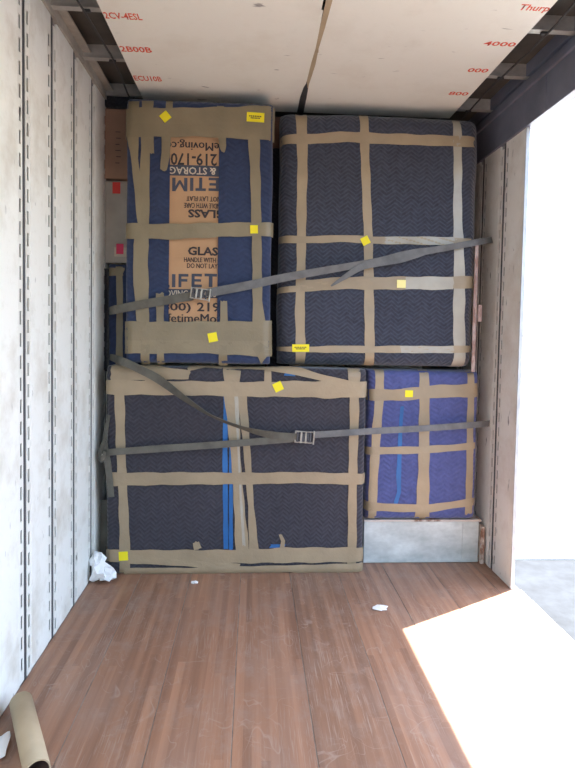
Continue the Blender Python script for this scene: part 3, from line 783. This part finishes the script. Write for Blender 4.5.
# ---------------------------------------------------------------- straps
def ribbon(name, pts, mat, parent, thick=0.0025, step=0.02):
    """pts: (px, py, Y, width_px, twist) -> webbing with thickness, smooth path"""
    raw = []
    for px, py, Y, wd, tw in pts:
        p = on_y(px, py, Y); raw.append((p, wd*Y/580.0, tw))
    def cr(a, b, c, d, t):
        return 0.5*((2*b)+(c-a)*t+(2*a-5*b+4*c-d)*t*t+(3*b-a-3*c+d)*t*t*t)
    out = []
    for i in range(len(raw)-1):
        a = raw[max(0, i-1)]; b = raw[i]; c = raw[i+1]; d = raw[min(len(raw)-1, i+2)]
        n = max(3, int((c[0]-b[0]).length/step))
        for k in range(n):
            t = k/n
            out.append((Vector([cr(a[0][j], b[0][j], c[0][j], d[0][j], t) for j in range(3)]), b[1]*(1-t)+c[1]*t, b[2]*(1-t)+c[2]*t))
    out.append(raw[-1])
    vv, ff = [], []
    for i, (p, wd, tw) in enumerate(out):
        t = (out[min(len(out)-1, i+1)][0]-out[max(0, i-1)][0]).normalized()
        s = t.cross(Vector((0, -1, 0))).normalized(); nn = t.cross(s).normalized()
        s2 = math.cos(tw)*s+math.sin(tw)*nn; n2 = t.cross(s2)
        for a, b in ((-.5, -.5), (.5, -.5), (.5, .5), (-.5, .5)):
            vv.append(p+s2*wd*a+n2*thick*b)
    for i in range(len(out)-1):
        for k in range(4):
            k2 = (k+1) % 4; ff.append((4*i+k, 4*i+k2, 4*i+4+k2, 4*i+4+k))
    ff += [(3, 2, 1, 0), tuple(len(vv)-4+k for k in range(4))]
    return obj(name, mesh_of(name, vv, ff), mat, parent)
def cam_buckle(parent, px, py, Y, wpx, hpx, ang):
    p = on_y(px, py, Y); sc = Y/580.0; hw, hh = wpx*sc/2, hpx*sc/2
    def add(name, bl, mat, par, bev=0.0015):
        me = boxes(name, bl, bev)
        R_ = Matrix.Rotation(ang, 4, 'Y')
        for v in me.vertices: v.co = (R_ @ v.co)+p
        return obj(name, me, mat, par)
    b = add('buckle_frame', [(-hw, hw, -0.012, 0.006, hh*0.82, hh), (-hw, hw, -0.012, 0.006, -hh, -hh*0.82), (-hw, -hw+0.009, -0.010, 0.004, -hh, hh), (hw-0.009, hw, -0.014, 0.004, -hh*1.15, hh*1.15)], 'buckle', parent)
    add('buckle_lever', [(-hw*0.55, hw*0.25, -0.020, -0.012, -hh*0.62, hh*0.62), (hw*0.25, hw*0.42, -0.017, -0.006, -hh*0.7, hh*0.7)], 'dark_fill', b, 0.003)
    add('buckle_bar', [(-hw*0.45, -hw*0.28, -0.024, -0.0205, -hh*0.95, hh*0.95)], 'buckle', b, 0.001)
    add('buckle_bar', [(hw*0.02, hw*0.20, -0.024, -0.0205, -hh*0.95, hh*0.95)], 'buckle', b, 0.001)
    add('buckle_roller', [(-hw*0.80, -hw*0.62, -0.018, -0.004, -hh*0.8, hh*0.8)], 'dark_fill', b, 0.001)
    add('buckle_roller', [(hw*0.50, hw*0.66, -0.016, -0.004, -hh*0.8, hh*0.8)], 'dark_fill', b, 0.001)
    return b
YS = 3.462
t = thing('cinch_strap', 'upper grey webbing strap with steel buckle crossing both top bundles', 'strap', tuple(on_y(200, 294, YS)))
ribbon('webbing', [(109.5, 311, 3.66, 7, 0), (116, 309.5, 3.50, 8.5, 0), (150, 303, YS, 8.5, 0), (193, 296, YS, 8.5, 0)], 'strap', t)
cam_buckle(t, 200.5, 294, YS-0.003, 20, 11, -0.13*-1)
ribbon('webbing', [(207, 293, YS, 8.5, 0), (245, 286, YS, 8.5, 0.1), (290, 276.5, 3.49, 8, 0.2), (362, 264, 3.53, 7, 0.4), (425, 252, 3.535, 6, 0.3), (478, 242, 3.55, 6.5, 0), (492, 240, 3.68, 6, 0)], 'strap_grey', t)
ribbon('strap_tail', [(331, 286, 3.535, 1.5, 0), (345, 277, 3.53, 5, 0.1), (364, 266, 3.522, 7, 0), (400, 257.5, 3.525, 11, 0.0), (418, 253, 3.528, 9, 0.1), (432, 250, 3.53, 6, 0.2), (474, 243, 3.545, 6, 0)], 'strap_grey', t)
t = thing('cinch_strap', 'lower grey webbing strap with buckle crossing the charcoal and royal blue bundles', 'strap', tuple(on_y(305, 437, YS)))
ribbon('webbing', [(102, 453, 3.60, 6, 0), (107, 452.4, 3.475, 6.5, 0), (150, 449.3, YS, 7, 0), (219, 444.6, YS, 7, 0), (296, 438.5, YS, 7, 0)], 'strap', t)
cam_buckle(t, 304.5, 437, YS-0.003, 20, 12, 0.06)
ribbon('webbing', [(313, 435, YS, 6.5, 0), (366, 431.5, 3.47, 6.5, 0), (430, 428, 3.55, 6.5, 0), (478, 424.5, 3.58, 6.5, 0), (493, 423, 3.66, 6.5, 0)], 'strap_grey', t)
ribbon('strap_tail', [(110, 357, 3.66, 6, 0), (119, 360, 3.47, 8, 0.0), (135, 367, 3.448, 8, 0.1), (158, 379, 3.445, 9, 0.3), (184, 398, 3.443, 9, 0.75), (212, 416, 3.443, 8, 1.15), (243, 428, 3.445, 8, 1.0), (272, 435, 3.447, 8, 0.3), (297, 437, 3.450, 7, 0)], 'strap', t)
# hanging strap ends at the left wall
ribbon('strap_end', [(109, 415, 3.50, 3, 0.3), (105, 440, 3.49, 5, 0.2), (108, 465, 3.485, 6.5, 0), (111, 497, 3.485, 6.5, 0)], 'strap', t)
ribbon('loop', [(105, 440, 3.485, 5, 0.5), (100, 452, 3.48, 5, 0.6), (101, 462, 3.485, 4, 0.6), (106, 452, 3.478, 5, 0.3)], 'strap', t)
o = ribbon('hanging_strap', [(105, 500, 3.62, 9, 0), (104.5, 530, 3.62, 9, 0.1), (104, 571, 3.62, 9, 0)], 'strap', None)
tag(o, 'olive strap hanging to the floor in the left corner', 'strap')
# knotted plastic by the left wall
def crumple(name, c, sx, sy, sz, seed, mat, sub=4, k=0.5, parent=None):
    rj = random.Random(int(seed*10))
    bm = bmesh.new(); bmesh.ops.create_icosphere(bm, subdivisions=sub, radius=1.0)
    for v in bm.verts:
        d = v.co.normalized()
        n1 = noise.noise(d*1.5+Vector((seed, 0, 0)))
        rr = 1+k*0.7*n1+rj.uniform(-0.30, 0.30)*k
        v.co = d*rr
    zmin = min(v.co.z for v in bm.verts)
    for v in bm.verts:
        v.co = Vector((c[0]+v.co.x*sx, c[1]+v.co.y*sy, c[2]+(v.co.z-zmin)*sz))
    me = bpy.data.meshes.new(name); bm.to_mesh(me); bm.free()
    return obj(name, me, mat, parent)
# ---------------------------------------------------------------- floor litter
pc = on_z(103, 583, 0)
t = thing('crumpled_paper', 'crumpled white packing paper on the floor in the left corner', 'paper', (0.085, 3.38, 0))
crumple('wad', (0.062, 3.395, 0.0), 0.052, 0.055, 0.062, 3.0, 'paper', 2, 0.8, t)
crumple('wad', (0.112, 3.40, 0.0), 0.044, 0.040, 0.046, 9.3, 'paper', 2, 0.8, t)
crumple('wad', (0.046, 3.41, 0.085), 0.036, 0.042, 0.040, 5.0, 'paper', 2, 0.8, t)
p = on_z(380, 609, 0); o = crumple('paper_scrap', (p.x, p.y, 0.0), 0.034, 0.032, 0.006, 4.0, 'paper', 2, 0.8); tag(o, 'white paper scrap on the floor in front of the metal riser', 'scrap')
p = on_z(194.5, 583, 0); o = crumple('paper_scrap', (p.x, p.y, 0.0), 0.020, 0.018, 0.006, 6.0, 'paper', 2, 0.8); tag(o, 'tiny white scrap on the floor before the charcoal bundle', 'scrap')
p = on_z(0, 752, 0); o = crumple('paper_sheet', (p.x-0.012, p.y, 0.0), 0.036, 0.085, 0.010, 8.0, 'paper', 2, 0.4); tag(o, 'white paper piece on the floor left of the cardboard tube', 'paper')
# cardboard tube
RT, RI = 0.041, 0.036
a = on_z(21, 702, RT); b = on_z(37.5, 772, RT)
ax = (b-a).normalized(); s = ax.cross(Vector((0, 0, 1))).normalized(); q = Vector((0, 0, 1)) - ax*ax.z; q.normalize()
t = thing('cardboard_tube', 'tan cardboard tube lying on the floor along the left wall', 'tube', ((a.x+b.x)/2, (a.y+b.y)/2, 0))
def ring(c, r, n=40): return [c+r*(math.cos(2*math.pi*k/n)*s+math.sin(2*math.pi*k/n)*q) for k in range(n)]
n = 40
vv = ring(a, RT)+ring(b, RT)+ring(b, RI)+ring(a, RI)
ff = []
for r0, r1 in ((0, 1), (1, 2), (3, 0)):
    for k in range(n): k2 = (k+1) % n; ff.append((r0*n+k, r0*n+k2, r1*n+k2, r1*n+k))
me = mesh_of('tube_wall', vv, ff)
for pl in me.polygons: pl.use_smooth = pl.index < n
obj('tube_wall', me, 'tube', t)
vv = ring(b, RI-0.0003)+ring(a, RI-0.0003)
obj('tube_lining', mesh_of('tube_lining', vv, [(k, (k+1) % n, n+(k+1) % n, n+k) for k in range(n)], True), 'tube_in', t)
